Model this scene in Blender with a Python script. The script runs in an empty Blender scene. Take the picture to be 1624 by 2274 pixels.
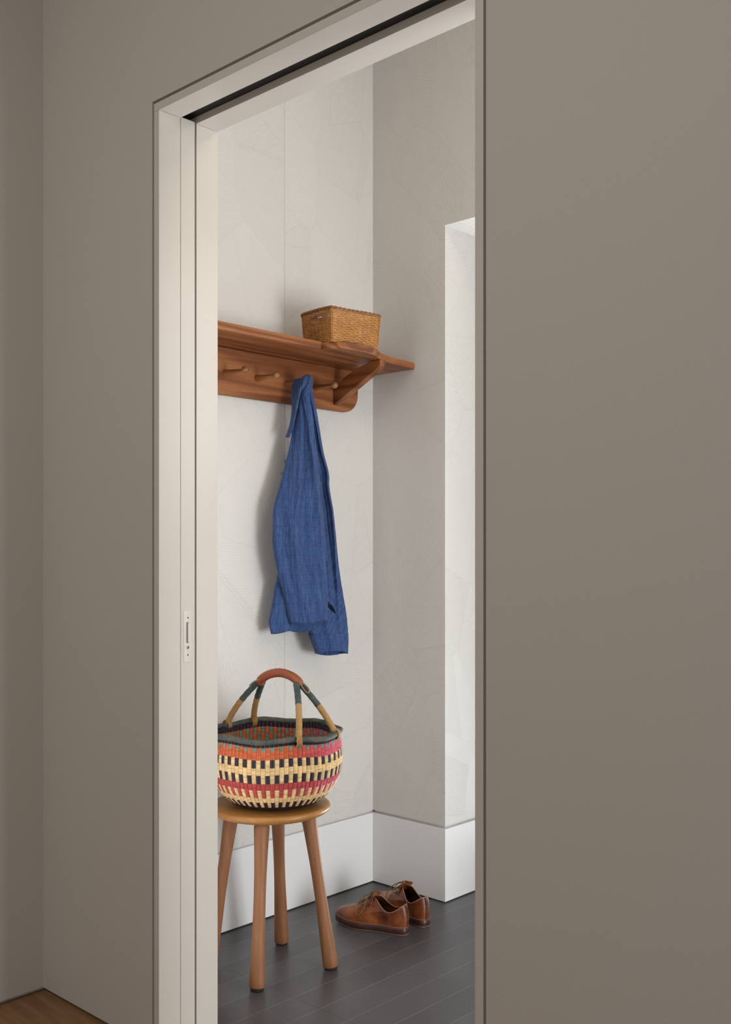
import bpy, bmesh, math, random
from mathutils import Vector, Matrix, noise as mnoise
R = random.Random(7)
PI = math.pi
sc = bpy.context.scene
C = sc.collection

# ------------------------------------------------------------------ camera
YAW = 0.75110                      # 43.03 degrees: the two wall directions vanish left and right
cam_d = bpy.data.cameras.new('camera'); cam = bpy.data.objects.new('camera', cam_d); C.objects.link(cam)
cam.location = (0, 0, 1.2); cam.rotation_euler = (PI/2, 0, YAW)
cam_d.sensor_fit = 'VERTICAL'; cam_d.sensor_height = 36; cam_d.lens = 2290/2274*36
cam_d.shift_y = 88/2274; cam_d.clip_start = 0.02
sc.camera = cam

# ------------------------------------------------------------------ world, lights, exposure
w = bpy.data.worlds.new('world'); sc.world = w; w.use_nodes = True
w.node_tree.nodes['Background'].inputs[0].default_value = (0.95, 0.96, 1.0, 1)
w.node_tree.nodes['Background'].inputs[1].default_value = 0.52
sc.view_settings.view_transform = 'Standard'; sc.view_settings.look = 'None'
sc.view_settings.exposure = 0.0; sc.view_settings.gamma = 1.0; sc.view_settings.use_curve_mapping = False

def area(name, loc, aim, sx, sy, watts, col):
    l = bpy.data.lights.new(name, 'AREA'); l.shape = 'RECTANGLE'; l.size = sx; l.size_y = sy
    l.energy = watts; l.color = col
    o = bpy.data.objects.new(name, l); C.objects.link(o); o.location = loc
    o.rotation_euler = (Vector(aim)-Vector(loc)).to_track_quat('-Z', 'Y').to_euler()
    return o
# daylight through the entry's glazed side door, the opening in its back wall and a high window
area('side_door_daylight', (1.45, 2.26, 0.72), (-2.5, 2.32, 0.85), 0.95, 1.4, 68, (0.93, 0.97, 1.0))
area('back_opening_daylight', (-1.95, 6.0, -0.60), (-1.60, 1.5, 2.25), 1.3, 1.3, 190, (0.93, 0.97, 1.0))
area('high_window_daylight', (-0.45, 2.745, 1.60), (-0.55, 1.0, 1.45), 0.75, 1.7, 18, (1.0, 0.97, 0.92))
area('back_wall_fill', (-2.17, 1.68, .90), (-2.24, 3.0, 0.90), 0.22, 1.6, 1.8, (0.98, 0.98, 1.0))  # added fill hidden behind the left jamb, brightens the back wall
# warm ceiling lamps
area('entry_ceiling_lamp', (-1.0, 2.25, 2.95), (-1.25, 2.22, 0), 0.6, 0.5, 6, (1.0, 0.86, 0.72))
area('hall_ceiling_lamp', (-1.3, -0.5, 2.95), (-1.6, 0.3, 0.0), 1.6, 1.6, 26, (1.0, 0.96, 0.90))

# ------------------------------------------------------------------ mesh helpers
class MB:
    def __init__(s): s.v = []; s.f = []; s.uv = {}; s.col = None; s.mi = []
    def add(s, vs, fs, mi=0):
        b = len(s.v); s.v += [tuple(p) for p in vs]
        for f in fs: s.f.append(tuple(i+b for i in f)); s.mi.append(mi)
        return b
    def box(s, x0, x1, y0, y1, z0, z1, mi=0):
        vs = [(x0,y0,z0),(x1,y0,z0),(x1,y1,z0),(x0,y1,z0),(x0,y0,z1),(x1,y0,z1),(x1,y1,z1),(x0,y1,z1)]
        s.add(vs, [(0,3,2,1),(4,5,6,7),(0,1,5,4),(1,2,6,5),(2,3,7,6),(3,0,4,7)], mi)
    def tube(s, pts, rad, n=8, closed=False, mi=0, cap=True, squash=1.0):
        P = [Vector(p) for p in pts]; m = len(P)
        rr = rad if hasattr(rad, '__len__') else [rad]*m
        t0 = (P[1]-P[0]).normalized()
        up = Vector((0,0,1)) if abs(t0.z) < .9 else Vector((1,0,0))
        nrm = (up - t0*up.dot(t0)).normalized()
        vs = []; last = t0
        for i in range(m):
            if closed: t = (P[(i+1)%m]-P[i-1]).normalized()
            else: t = (P[min(i+1,m-1)]-P[max(i-1,0)]).normalized()
            q = last.rotation_difference(t); nrm = q @ nrm; nrm = (nrm - t*nrm.dot(t)).normalized(); last = t
            bn = t.cross(nrm)
            for k in range(n):
                a = 2*PI*k/n
                vs.append(P[i] + nrm*math.cos(a)*rr[i]*squash + bn*math.sin(a)*rr[i])
        fs = []
        for i in range(m if closed else m-1):
            j = (i+1) % m
            for k in range(n):
                k2 = (k+1) % n
                fs.append((i*n+k, i*n+k2, j*n+k2, j*n+k))
        if not closed and cap:
            fs.append(tuple(reversed(range(n)))); fs.append(tuple((m-1)*n+k for k in range(n)))
        s.add(vs, fs, mi)
    def lathe(s, prof, org=(0,0,0), axis=(0,0,1), n=32, mi=0):
        ax = Vector(axis).normalized(); o = Vector(org)
        u = ax.orthogonal().normalized(); v = ax.cross(u); vs = []; m = len(prof)
        for (h, r) in prof:
            for k in range(n):
                a = 2*PI*k/n; vs.append(o + ax*h + (u*math.cos(a)+v*math.sin(a))*max(r, 1e-5))
        fs = []
        for i in range(m-1):
            for k in range(n):
                k2 = (k+1) % n; fs.append((i*n+k, i*n+k2, (i+1)*n+k2, (i+1)*n+k))
        fs.append(tuple(reversed(range(n)))); fs.append(tuple((m-1)*n+k for k in range(n)))
        s.add(vs, fs, mi)
    def prism(s, poly, a, b, fn, mi=0):
        n = len(poly)
        s.add([fn(p, a) for p in poly]+[fn(p, b) for p in poly],
              [tuple(reversed(range(n))), tuple(range(n, 2*n))]+[(i, (i+1) % n, (i+1) % n+n, i+n) for i in range(n)], mi)
    def build(s, name, mat, parent=None, smooth=False, bevel=0, seg=2, uvs=None, kind=None):
        me = bpy.data.meshes.new(name); me.from_pydata(s.v, [], s.f)
        for m_ in (mat if isinstance(mat, (list, tuple)) else [mat]): me.materials.append(m_)
        bm = bmesh.new(); bm.from_mesh(me); bmesh.ops.recalc_face_normals(bm, faces=bm.faces); bm.to_mesh(me); bm.free()
        for i, p in enumerate(me.polygons):
            p.material_index = s.mi[i]; p.use_smooth = bool(smooth)
        if uvs is not None:
            lay = me.uv_layers.new(name='uv')
            for lp in me.loops: lay.data[lp.index].uv = uvs[lp.vertex_index]
        if s.col is not None:
            ca = me.color_attributes.new('weave', 'FLOAT_COLOR', 'CORNER')
            for p in me.polygons:
                for li in p.loop_indices: ca.data[li].color = s.col[p.index]
        o = bpy.data.objects.new(name, me); C.objects.link(o)
        if parent: o.parent = parent
        if bevel:
            b = o.modifiers.new('bevel', 'BEVEL'); b.width = bevel; b.segments = seg; b.limit_method = 'ANGLE'; b.angle_limit = math.radians(40)
            if smooth != 'flat':
                for p in me.polygons: p.use_smooth = True
                wn = o.modifiers.new('normals', 'WEIGHTED_NORMAL'); wn.keep_sharp = False; wn.weight = 100
        elif smooth and smooth != 'flat':
            try: me.set_sharp_from_angle(angle=math.radians(50))
            except Exception: pass
        if kind: o['kind'] = kind
        return o

def empty(name, loc, rz=0):
    o = bpy.data.objects.new(name, None); C.objects.link(o); o.location = loc; o.rotation_euler = (0,0,rz)
    o.empty_display_size = .05
    return o
def tag(o, label, cat, group=None):
    o['label'] = label; o['category'] = cat
    if group: o['group'] = group
def bez(p0, p1, p2, p3, n):
    out = []
    p0, p1, p2, p3 = map(Vector, (p0, p1, p2, p3))
    for i in range(n+1):
        t = i/n; out.append(p0*(1-t)**3 + p1*3*t*(1-t)**2 + p2*3*t*t*(1-t) + p3*t**3)
    return out
def spline(pts, n):
    """Catmull-Rom through pts, n steps a span"""
    P = [Vector(p) for p in pts]; P = [P[0]*2-P[1]]+P+[P[-1]*2-P[-2]]; out = []
    for i in range(1, len(P)-2):
        a, b, c, d = P[i-1:i+3]
        for k in range(n):
            t = k/n; out.append(.5*((2*b)+(c-a)*t+(2*a-5*b+4*c-d)*t*t+(3*b-a-3*c+d)*t**3))
    out.append(P[-2]); return out

# ------------------------------------------------------------------ materials
class NT:
    def __init__(s, name):
        s.m = bpy.data.materials.new(name); s.m.use_nodes = True; s.t = s.m.node_tree
        s.b = s.t.nodes['Principled BSDF']
    def n(s, typ, **kw):
        nd = s.t.nodes.new(typ)
        for k, v in kw.items(): setattr(nd, k, v)
        return nd
    def l(s, a, b): s.t.links.new(a, b)
    def math(s, op, a, b=None, c=None):
        nd = s.n('ShaderNodeMath', operation=op)
        for i, x in enumerate((a, b, c)):
            if x is None: continue
            if isinstance(x, (int, float)): nd.inputs[i].default_value = x
            else: s.l(x, nd.inputs[i])
        return nd.outputs[0]
    def mix(s, f, a, b, mode='MIX'):
        nd = s.n('ShaderNodeMix', data_type='RGBA', blend_type=mode)
        for i, x in ((0, f), (6, a), (7, b)):
            if isinstance(x, (int, float)): nd.inputs[i].default_value = x
            elif isinstance(x, tuple): nd.inputs[i].default_value = (*x[:3], 1)
            else: s.l(x, nd.inputs[i])
        return nd.outputs[2]
    def xyz(s, src='Object'):
        tc = s.n('ShaderNodeTexCoord'); sp = s.n('ShaderNodeSeparateXYZ'); s.l(tc.outputs[src], sp.inputs[0])
        return sp.outputs
    def comb(s, x, y, z=0.0):
        c = s.n('ShaderNodeCombineXYZ')
        for i, v in enumerate((x, y, z)):
            if isinstance(v, (int, float)): c.inputs[i].default_value = v
            else: s.l(v, c.inputs[i])
        return c.outputs[0]
    def noise(s, vec, scale, detail=3, rough=.5):
        nd = s.n('ShaderNodeTexNoise'); nd.inputs['Scale'].default_value = scale
        nd.inputs['Detail'].default_value = detail; nd.inputs['Roughness'].default_value = rough
        if vec is not None: s.l(vec, nd.inputs['Vector'])
        return nd.outputs[0]
    def bump(s, h, dist, strength=1.0):
        b = s.n('ShaderNodeBump'); b.inputs['Distance'].default_value = dist; b.inputs['Strength'].default_value = strength
        s.l(h, b.inputs['Height']); s.l(b.outputs[0], s.b.inputs['Normal'])
    def ramp(s, f, stops):
        r = s.n('ShaderNodeValToRGB'); e = r.color_ramp.elements
        while len(e) < len(stops): e.new(.5)
        for i, (p, c) in enumerate(stops): e[i].position = p; e[i].color = (*c, 1)
        s.l(f, r.inputs[0]); return r.outputs[0]
    def base(s, c):
        if isinstance(c, tuple): s.b.inputs['Base Color'].default_value = (*c, 1)
        else: s.l(c, s.b.inputs['Base Color'])
    def rough(s, v, spec=.5):
        s.b.inputs['Roughness'].default_value = v; s.b.inputs['Specular IOR Level'].default_value = spec

def plain(name, c, rough=.5, spec=.5, metal=0, var=.04, scale=14, bumpd=0, bscale=200):
    t = NT(name); tc = t.n('ShaderNodeTexCoord')
    f = t.noise(tc.outputs['Object'], scale)
    t.base(t.mix(f, tuple(x*(1-var) for x in c), tuple(min(1, x*(1+var)) for x in c)))
    t.rough(rough, spec); t.b.inputs['Metallic'].default_value = metal
    if bumpd: t.bump(t.noise(tc.outputs['Object'], bscale), bumpd)
    return t.m

M = {}
M['paint'] = plain('warm_grey_wall_paint', (.52, .482, .425), .62, .35, var=.012, scale=2, bumpd=.0002, bscale=350)
M['jamb'] = plain('warm_grey_satin_paint', (.58, .535, .475), .28, .5, var=.01, scale=2)
M['white'] = plain('white_satin_paint', (.78, .775, .775), .38, .45, var=.01, scale=2)
M['ceil'] = plain('ceiling_paint', (.62, .59, .54), .8, .3, var=.01, scale=2)
M['black'] = plain('black_aluminium', (.008, .007, .006), .5, .4)
M['steel'] = plain('painted_steel', (.60, .56, .50), .28, .5, metal=.35)
M['recess'] = plain('brushed_recess', (.20, .18, .155), .4, .5)
M['hole'] = plain('dark_metal', (.05, .045, .04), .4, .5)

def wallpaper(name, axis, seam=None, seed=0.0):
    """relief paper: irregular straight edged facets, each filled with fine parallel ribs of its own direction"""
    t = NT(name); o = t.xyz(); h = o[axis]; z = o[2]
    hs = h; zs = z
    if seam is not None:
        g = t.math('GREATER_THAN', h, seam); zs = t.math('MULTIPLY_ADD', g, 3.37, z); hs = t.math('MULTIPLY_ADD', g, 5.0, h)
    sk = t.math('MULTIPLY_ADD', hs, .35, zs)
    vec = t.comb(t.math('ADD', t.math('MULTIPLY', hs, 1.15), seed), t.math('MULTIPLY', sk, .85))
    def vor(feat):
        v = t.n('ShaderNodeTexVoronoi', voronoi_dimensions='2D', feature=feat); v.inputs['Scale'].default_value = 3.9
        v.inputs['Randomness'].default_value = 1.0; t.l(vec, v.inputs['Vector']); return v
    v = vor('F1'); cs = t.n('ShaderNodeSeparateColor'); t.l(v.outputs['Color'], cs.inputs[0])
    # every cell is cut once more by a straight line of its own direction
    dv = t.n('ShaderNodeVectorMath', operation='SUBTRACT'); t.l(vec, dv.inputs[0]); t.l(v.outputs['Position'], dv.inputs[1])
    ds = t.n('ShaderNodeSeparateXYZ'); t.l(dv.outputs[0], ds.inputs[0])
    ca_ = t.math('MULTIPLY', cs.outputs[1], 2*PI)
    sd = t.math('ADD', t.math('MULTIPLY', ds.outputs[0], t.math('COSINE', ca_)), t.math('MULTIPLY', ds.outputs[1], t.math('SINE', ca_)))
    sd = t.math('ADD', sd, t.math('MULTIPLY_ADD', cs.outputs[2], .08, -.04))
    half = t.math('GREATER_THAN', sd, 0.0)
    ang = t.math('MULTIPLY', t.math('ADD', cs.outputs[0], t.math('MULTIPLY', half, t.math('MULTIPLY_ADD', cs.outputs[2], .45, .2))), PI)
    p = t.math('ADD', t.math('MULTIPLY', h, t.math('COSINE', ang)), t.math('MULTIPLY', z, t.math('SINE', ang)))
    fr = t.math('MULTIPLY_ADD', cs.outputs[1], 330, 930)           # about 6 mm a rib
    wv = t.math('SINE', t.math('MULTIPLY', p, fr))
    amp = t.math('MULTIPLY_ADD', cs.outputs[2], .62, .45)
    rib = t.math('MULTIPLY', wv, amp)
    e = vor('DISTANCE_TO_EDGE').outputs['Distance']
    line = t.math('MAXIMUM', t.math('LESS_THAN', e, .006), t.math('LESS_THAN', t.math('ABSOLUTE', sd), .0011))
    height = t.math('SUBTRACT', rib, t.math('MULTIPLY', line, .7))
    seamline = None
    if seam is not None:
        seamline = t.math('LESS_THAN', t.math('ABSOLUTE', t.math('SUBTRACT', h, seam)), .0011)
        height = t.math('SUBTRACT', height, t.math('MULTIPLY', seamline, 2.0))
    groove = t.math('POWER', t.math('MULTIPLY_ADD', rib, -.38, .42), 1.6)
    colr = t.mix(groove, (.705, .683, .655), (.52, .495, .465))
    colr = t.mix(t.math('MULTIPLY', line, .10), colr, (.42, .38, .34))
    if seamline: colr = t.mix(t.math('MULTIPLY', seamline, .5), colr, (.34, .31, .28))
    t.base(colr); t.rough(.62, .3); t.bump(height, .00028, .9)
    return t.m
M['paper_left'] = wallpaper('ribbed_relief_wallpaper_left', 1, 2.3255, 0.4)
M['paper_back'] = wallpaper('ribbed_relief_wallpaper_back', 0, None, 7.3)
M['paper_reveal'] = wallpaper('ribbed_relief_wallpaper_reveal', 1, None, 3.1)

def slate():
    t = NT('dark_slate_plank_tile'); o = t.xyz(); x, y = o[0], o[1]
    gx = t.math('DIVIDE', t.math('ADD', x, 2.037+20*.1015), .1015); gy = t.math('DIVIDE', t.math('ADD', y, -1.896+20*.355), .355)
    fx = t.math('FRACT', gx); fy = t.math('FRACT', gy)
    dx = t.math('MULTIPLY', t.math('SUBTRACT', .5, t.math('ABSOLUTE', t.math('SUBTRACT', fx, .5))), .1015)
    dy = t.math('MULTIPLY', t.math('SUBTRACT', .5, t.math('ABSOLUTE', t.math('SUBTRACT', fy, .5))), .355)
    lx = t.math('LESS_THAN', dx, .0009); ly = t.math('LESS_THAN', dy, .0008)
    wn = t.n('ShaderNodeTexWhiteNoise', noise_dimensions='2D'); t.l(t.comb(t.math('FLOOR', gx), t.math('FLOOR', gy)), wn.inputs['Vector'])
    tc = t.n('ShaderNodeTexCoord')
    n1 = t.noise(tc.outputs['Object'], 5, 5, .6); n2 = t.noise(tc.outputs['Object'], 60, 4, .6)
    f = t.math('ADD', t.math('MULTIPLY', n1, .6), t.math('ADD', t.math('MULTIPLY', wn.outputs[0], .25), t.math('MULTIPLY', n2, .2)))
    col = t.ramp(f, [(.25, (.050, .049, .052)), (.85, (.098, .097, .102))])
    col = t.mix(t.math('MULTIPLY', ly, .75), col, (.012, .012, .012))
    col = t.mix(t.math('MULTIPLY', lx, .62), col, (.24, .235, .23))  # long joints light, short ones dark: bevel shading put into the colour
    t.base(col); t.rough(.36, .5)
    hgt = t.math('ADD', t.math('MULTIPLY', t.math('MAXIMUM', lx, ly), -1.0), t.math('MULTIPLY', n2, .35))
    t.bump(hgt, .0006)
    return t.m
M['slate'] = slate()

def wood(name, c0, c1, c2, axis=1, scale=1.0, rough=.38, rings=.35, spec=.5, bumpd=.00015, soft=.21):
    t = NT(name); o = t.xyz()
    st = [1, 1, 1]; st[axis] = .07
    v = t.comb(*[t.math('MULTIPLY', o[i], st[i]*scale) for i in range(3)])
    n1 = t.noise(v, 26, 5, .55); n2 = t.noise(v, 220, 3, .6)
    wv = t.n('ShaderNodeTexWave', wave_type='BANDS', bands_direction='DIAGONAL'); wv.inputs['Scale'].default_value = 9
    wv.inputs['Distortion'].default_value = 14; wv.inputs['Detail'].default_value = 3; wv.inputs['Detail Scale'].default_value = 1.2
    t.l(v, wv.inputs['Vector'])
    f = t.math('ADD', t.math('MULTIPLY', n1, 1-rings), t.math('MULTIPLY', wv.outputs[1], rings))
    col = t.ramp(f, [(.5-soft, c0), (.5, c1), (.5+soft, c2)])
    n3 = t.noise(v, 520, 2, .6)
    col = t.mix(t.math('MULTIPLY', t.math('POWER', n3, 2.0), .9), col, tuple(x*.45 for x in c1))
    col = t.mix(t.math('MULTIPLY', n2, .35), col, tuple(x*.6 for x in c1))
    t.base(col); t.rough(rough, spec); t.bump(n2, bumpd)
    return t.m
M['shelfwood'] = wood('oiled_walnut', (.15, .044, .013), (.31, .105, .034), (.45, .178, .064), 1, 1.0, .42, .35, .35)
M['shelfwood_x'] = wood('oiled_walnut_brace', (.14, .040, .012), (.27, .088, .028), (.39, .145, .050), 0, 1.0, .42, .35, .35)
M['pegwood'] = wood('turned_peg_wood', (.22, .085, .026), (.34, .145, .050), (.45, .21, .085), 0, 1.5, .30)
M['legwood'] = wood('stool_leg_wood', (.20, .080, .034), (.31, .134, .058), (.42, .200, .094), 2, 1.6, .52, .15, .35, soft=.34)
M['seatwood'] = wood('stool_seat_wood', (.31, .125, .030), (.44, .195, .052), (.55, .275, .085), 0, 1.2, .36, .15, .4, soft=.36)
M['oak'] = wood('oak_floorboard', (.18, .085, .035), (.30, .155, .068), (.40, .225, .105), 0, 1.6, .5, .2, .4, soft=.32)
M['footpad'] = plain('dark_stool_foot_pad', (.035, .016, .010), .6, .3)

# ------------------------------------------------------------------ the setting
def struct(mb, name, mat, **kw): return mb.build(name, mat, kind='structure', **kw)
YF, YB = 1.458, 1.636                 # faces of the wall with the doorway
XJ, XR = -2.034, -1.098               # doorway sides
ZT = 2.2515
b = MB(); b.box(-4, 2.6, -3.0, YB-.06, -.05, 0); struct(b, 'floor', M['oak'])
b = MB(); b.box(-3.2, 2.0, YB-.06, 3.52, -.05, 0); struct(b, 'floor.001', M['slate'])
b = MB(); b.box(-3.2, 2.6, -3.0, 5.4, 3.1, 3.2); struct(b, 'ceiling', M['ceil'])
# wall with the pocket doorway, its face stops at a narrow groove round the casing
b = MB()
g0, g1 = -2.0612, -2.0540             # groove at the left
h0, h1 = -1.0796, -1.0736             # groove at the right
zt0, zt1 = 2.2710, 2.2775
b.box(-2.567, g0, YF, YF+.058, .010, zt1); b.box(-2.567, g0, YF+.012, YF+.058, 0, .010)
b.box(h1, 2.6, YF, YB, .010, 3.1); b.box(h1, 2.6, YF+.012, YB, 0, .010)
b.box(-2.567, h1, YF, YF+.058, zt1, 3.1)
b.box(-2.567, h1, YB-.06, YB, zt1, 3.1); b.box(-2.567, g0, YB-.06, YB, 0, zt1)
b.box(g0, g1, YF+.010, YF+.058, 0, zt1); b.box(h0, h1, YF+.010, YB, 0, zt1); b.box(g1, h0, YF+.010, YF+.058, zt0, zt1)
struct(b, 'wall_front', M['paint'])
b = MB(); b.box(-2.80, -2.567, -3.0, YB, .010, 3.1); b.box(-2.80, -2.579, -3.0, YB, 0, .010); struct(b, 'wall_side', M['paint'])
# casing and jambs
def tr(i, *boxes, mat='jamb', bevel=.0007):
    b = MB()
    for q in boxes: b.box(*q)
    return struct(b, 'trim_%d' % i, M[mat], bevel=bevel, seg=1)
YS0, YS1 = 1.5225, 1.5675             # pocket slot
tr(1, (g1, XJ, YF, YS0-.0015, 0, ZT))                                 # left jamb, near piece
tr(2, (g1, XJ, YS1+.002, YB, 0, ZT))                                  # left jamb, far piece
tr(3, (g1, h0, YF, YS0-.0015, ZT, zt0))                               # head, near piece
tr(4, (-2.2, h0, YS1+.001, YB, ZT, zt0))                              # head, far piece
tr(5, (XR, h0, YF, YB, 0, ZT))                                        # right jamb
b = MB(); b.box(-2.10, XR, YS0-.0015, YS1+.001, ZT+.017, ZT+.026); struct(b, 'trim_6', M['black'])
# sliding pocket door, pushed home so that only its edge shows
door = MB(); door.box(-2.50, XJ-.0015, YS0+.0005, YS1-.0015, .006, ZT+.004)
door = struct(door, 'door_1', M['jamb'], bevel=.0008, seg=1)
ex = XJ-.0015
b = MB(); b.box(ex-.004, ex+.0008, 1.5325, 1.5545, .930, 1.056)
plate = b.build('edge_pull', M['steel'], door, bevel=.0004, seg=1)
b = MB(); b.box(ex+.0004, ex+.0010, 1.5385, 1.5465, .977, 1.028); b.build('pull_recess', M['recess'], plate)
b = MB(); b.box(ex+.0006, ex+.0028, 1.5435, 1.5485, .979, 1.026); b.build('pull_lever', M['steel'], plate, bevel=.0008)
b = MB(); b.tube([(ex+.0012, 1.5440+.0042*math.cos(a*PI/8), .966+.0042*math.sin(a*PI/8)) for a in range(16)], .0011, 8, closed=True)
b.build('thumb_ring', M['steel'], plate, smooth=True)
b = MB(); b.lathe([(0, .0034), (.0010, .0034)], (ex+.0005, 1.544, .966), (1,0,0), 16); b.build('thumb_hole', M['hole'], plate)
for zz in (.948, 1.0385):
    b = MB(); b.lathe([(0, .0022), (.0012, .0018)], (ex+.0004, 1.544, zz), (1,0,0), 16); b.build('screw', M['hole'], plate)

# entry room beyond
XL, YK, XC = -2.540, 2.760, -2.205
zb, zg = .2520, .2610                  # top of the flush baseboard, top of the shadow groove over it
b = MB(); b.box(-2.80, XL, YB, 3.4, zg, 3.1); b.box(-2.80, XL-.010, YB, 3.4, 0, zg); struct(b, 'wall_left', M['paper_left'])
b = MB(); b.box(XL, XC-.0, YK, YK+.75, zg, 3.1); b.box(XL, XC-.010, YK+.010, YK+.75, 0, zg)
b.box(XC, 2.0, YK, YK+.75, 2.315, 3.1); b.box(-1.05, 2.0, YK, YK+.75, 0, 2.315)
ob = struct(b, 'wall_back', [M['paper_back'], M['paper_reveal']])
for p in ob.data.polygons:
    if abs(p.normal.x) > .5: p.material_index = 1
b = MB(); b.box(1.55, 1.70, YB, 4.2, 0, .30); b.box(1.55, 1.70, YB, 4.2, 2.55, 3.1); struct(b, 'wall_right', M['white'])
b = MB(); b.box(XL-.010, XL+.003, YB, YK-.003, .004, zb); struct(b, 'baseboard_left', M['white'], bevel=.001, seg=2)
b = MB(); b.prism([(XL-.010, YK+.010), (XL-.010, YK-.003), (XC+.003, YK-.003), (XC+.003, YK+.75), (XC-.010, YK+.75), (XC-.010, YK+.010)], .004, zb, lambda p, z: (p[0], p[1], z))
struct(b, 'baseboard_back', M['white'], bevel=.001, seg=2)

# ------------------------------------------------------------------ coat shelf with pegs
XRF = -2.518                           # face of the peg board
shelf = empty('coat_shelf', (XL, 2.2, 1.69)); off = Vector((XL, 2.2, 1.69))
tag(shelf, 'reddish walnut wall shelf with turned pegs and a curved brace, mounted under the wicker basket', 'shelf')
def loc(mb, o=off): mb.v = [tuple(Vector(p)-o) for p in mb.v]; return mb
# back board, rounded at its lower far corner
z0, z1, rc = 1.690, 1.8385, .066
poly = [(1.665, z0)]
for k in range(13):
    a = -PI/2 + PI/2*k/12; poly.append((2.659-rc+rc*math.cos(a), z0+rc+rc*math.sin(a)))
poly += [(2.659, z1), (1.665, z1)]
b = MB(); b.prism(poly, XL, XRF, lambda p, x: (x, p[0], p[1]))
loc(b).build('back_board', M['shelfwood'], shelf, bevel=.003, seg=3)
# shelf board with the step and the swelling front edge
edge = [(-2.322, 1.665), (-2.317, 2.279), (-2.342, 2.283)]
edge += [tuple(p)[:2] for p in spline([(-2.334, 2.2875, 0), (-2.304, 2.298, 0), (-2.274, 2.322, 0), (-2.255, 2.362, 0), (-2.250, 2.405, 0), (-2.261, 2.455, 0), (-2.284, 2.505, 0), (-2.306, 2.552, 0), (-2.325, 2.62, 0), (-2.336, 2.70, 0), (-2.340, 2.7585, 0)], 5)]
poly = edge + [(XL, 2.7585), (XL, 1.665)]
b = MB(); b.prism(poly, 1.8385, 1.8615, lambda p, z: (p[0], p[1], z))
loc(b).build('shelf_board', M['shelfwood'], shelf, bevel=.0055, seg=4)
# brace
low = [(XRF, 1.706), (XRF+.060, 1.735), (XRF+.117, 1.764), (XRF+.165, 1.788), (XRF+.212, 1.812), (XRF+.220, 1.820), (XRF+.220, 1.8385)]
up = [tuple(p)[:2] for p in spline([(XRF+.178, 1.8380, 0), (XRF+.117, 1.8215, 0), (XRF+.052, 1.7970, 0), (XRF, 1.7620, 0)], 6)]
poly = low + up
b = MB(); b.prism(poly, 2.533, 2.562, lambda p, y: (p[0], y, p[1]))
loc(b).build('brace', M['shelfwood_x'], shelf, bevel=.0035, seg=3)
# pegs
prof = [(0, .0112), (.004, .0112), (.02, .0098), (.045, .0074), (.07, .0054), (.082, .0046)]
prof += [(.0935 + .0116*math.sin(t), .0116*math.cos(t)) for t in [(-66+k*156/14)*PI/180 for k in range(15)]]
for k in range(6):
    b = MB(); y = 1.7955+.130*k
    b.lathe(prof, (XRF-(.009 if k == 4 else 0), y, 1.7565-(.0015 if k == 4 else 0)), (1,0,0), 28); loc(b).build('peg', M['pegwood'], shelf, smooth=True)

# ------------------------------------------------------------------ wicker basket on the shelf
M['wicker'] = plain('honey_wicker', (.46, .205, .050), .42, .5, var=.45, scale=55, bumpd=.0003, bscale=400)
M['wicker_dark'] = plain('brown_wicker', (.27, .115, .036), .45, .5, var=.4, scale=60, bumpd=.0003, bscale=400)
wb = empty('wicker_basket', (-2.354, 2.405, 1.8615), -math.radians(5.5))
tag(wb, 'small rectangular honey brown wicker basket sitting at the end of the wall shelf', 'basket')
HX, HY, HH = .0790, .1050, .110
cr = .012
def perim(hx, hy, n_s=7, n_l=10):
    """rounded rectangle as points; returns list with (x, y, nx, ny, side)"""
    out = []
    def seg(a, b_, n, nx, ny, side):
        for i in range(n): 
            t = i/n; out.append((a[0]+(b_[0]-a[0])*t, a[1]+(b_[1]-a[1])*t, nx, ny, side))
    def corner(cx, cy, a0):
        for i in range(4):
            a = a0+PI/2*i/4; out.append((cx+cr*math.cos(a), cy+cr*math.sin(a), math.cos(a), math.sin(a), -1))
    seg((-hx+cr, -hy), (hx-cr, -hy), n_s*4, 0, -1, 0); corner(hx-cr, -hy+cr, -PI/2)
    seg((hx, -hy+cr), (hx, hy-cr), n_l*4, 1, 0, 1); corner(hx-cr, hy-cr, 0)
    seg((hx-cr, hy), (-hx+cr, hy), n_s*4, 0, 1, 2); corner(-hx+cr, hy-cr, PI/2)
    seg((-hx, hy-cr), (-hx, -hy+cr), n_l*4, -1, 0, 3); corner(-hx+cr, -hy+cr, PI)
    return out
NR = 28
b = MB()
for r in range(NR):
    z = .003 + (HH-.012)*r/(NR-1); s = .93+.07*z/HH
    pp = perim(HX*s, HY*s); run = []
    runs = []
    for i, (x, y, nx, ny, side) in enumerate(pp):
        hole = side in (0, 2) and abs(x) < .030 and .058 < z < .087
        d = .0013*math.cos(PI/4*(i-2) + PI*(r % 2))
        zz = z + .0007*math.sin(i*.9+r*2.1)
        if hole:
            if len(run) > 1: runs.append(run)
            run = []
        else: run.append((x+nx*d, y+ny*d, zz))
    if len(run) > 1: runs.append(run)
    if len(runs) == 1: b.tube(runs[0], .0021, 5, closed=True)
    else:
        for q in runs: b.tube(q, .0021, 5)
for i, (x, y, nx, ny, side) in enumerate(perim(HX, HY)):
    if i % 4 == 2 and side >= 0:
        f = .93
        if side in (0, 2) and abs(x) < .029:
            b.tube([(x*f, y*f, 0), (x*.985, y*.985, .058)], .0017, 5); b.tube([(x*.988, y*.988, .089), (x, y, HH-.004)], .0017, 5)
        else: b.tube([(x*f, y*f, 0), (x, y, HH-.004)], .0017, 5)
b.build('woven_wall', M['wicker'], wb, smooth=True)
b = MB()
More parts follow.
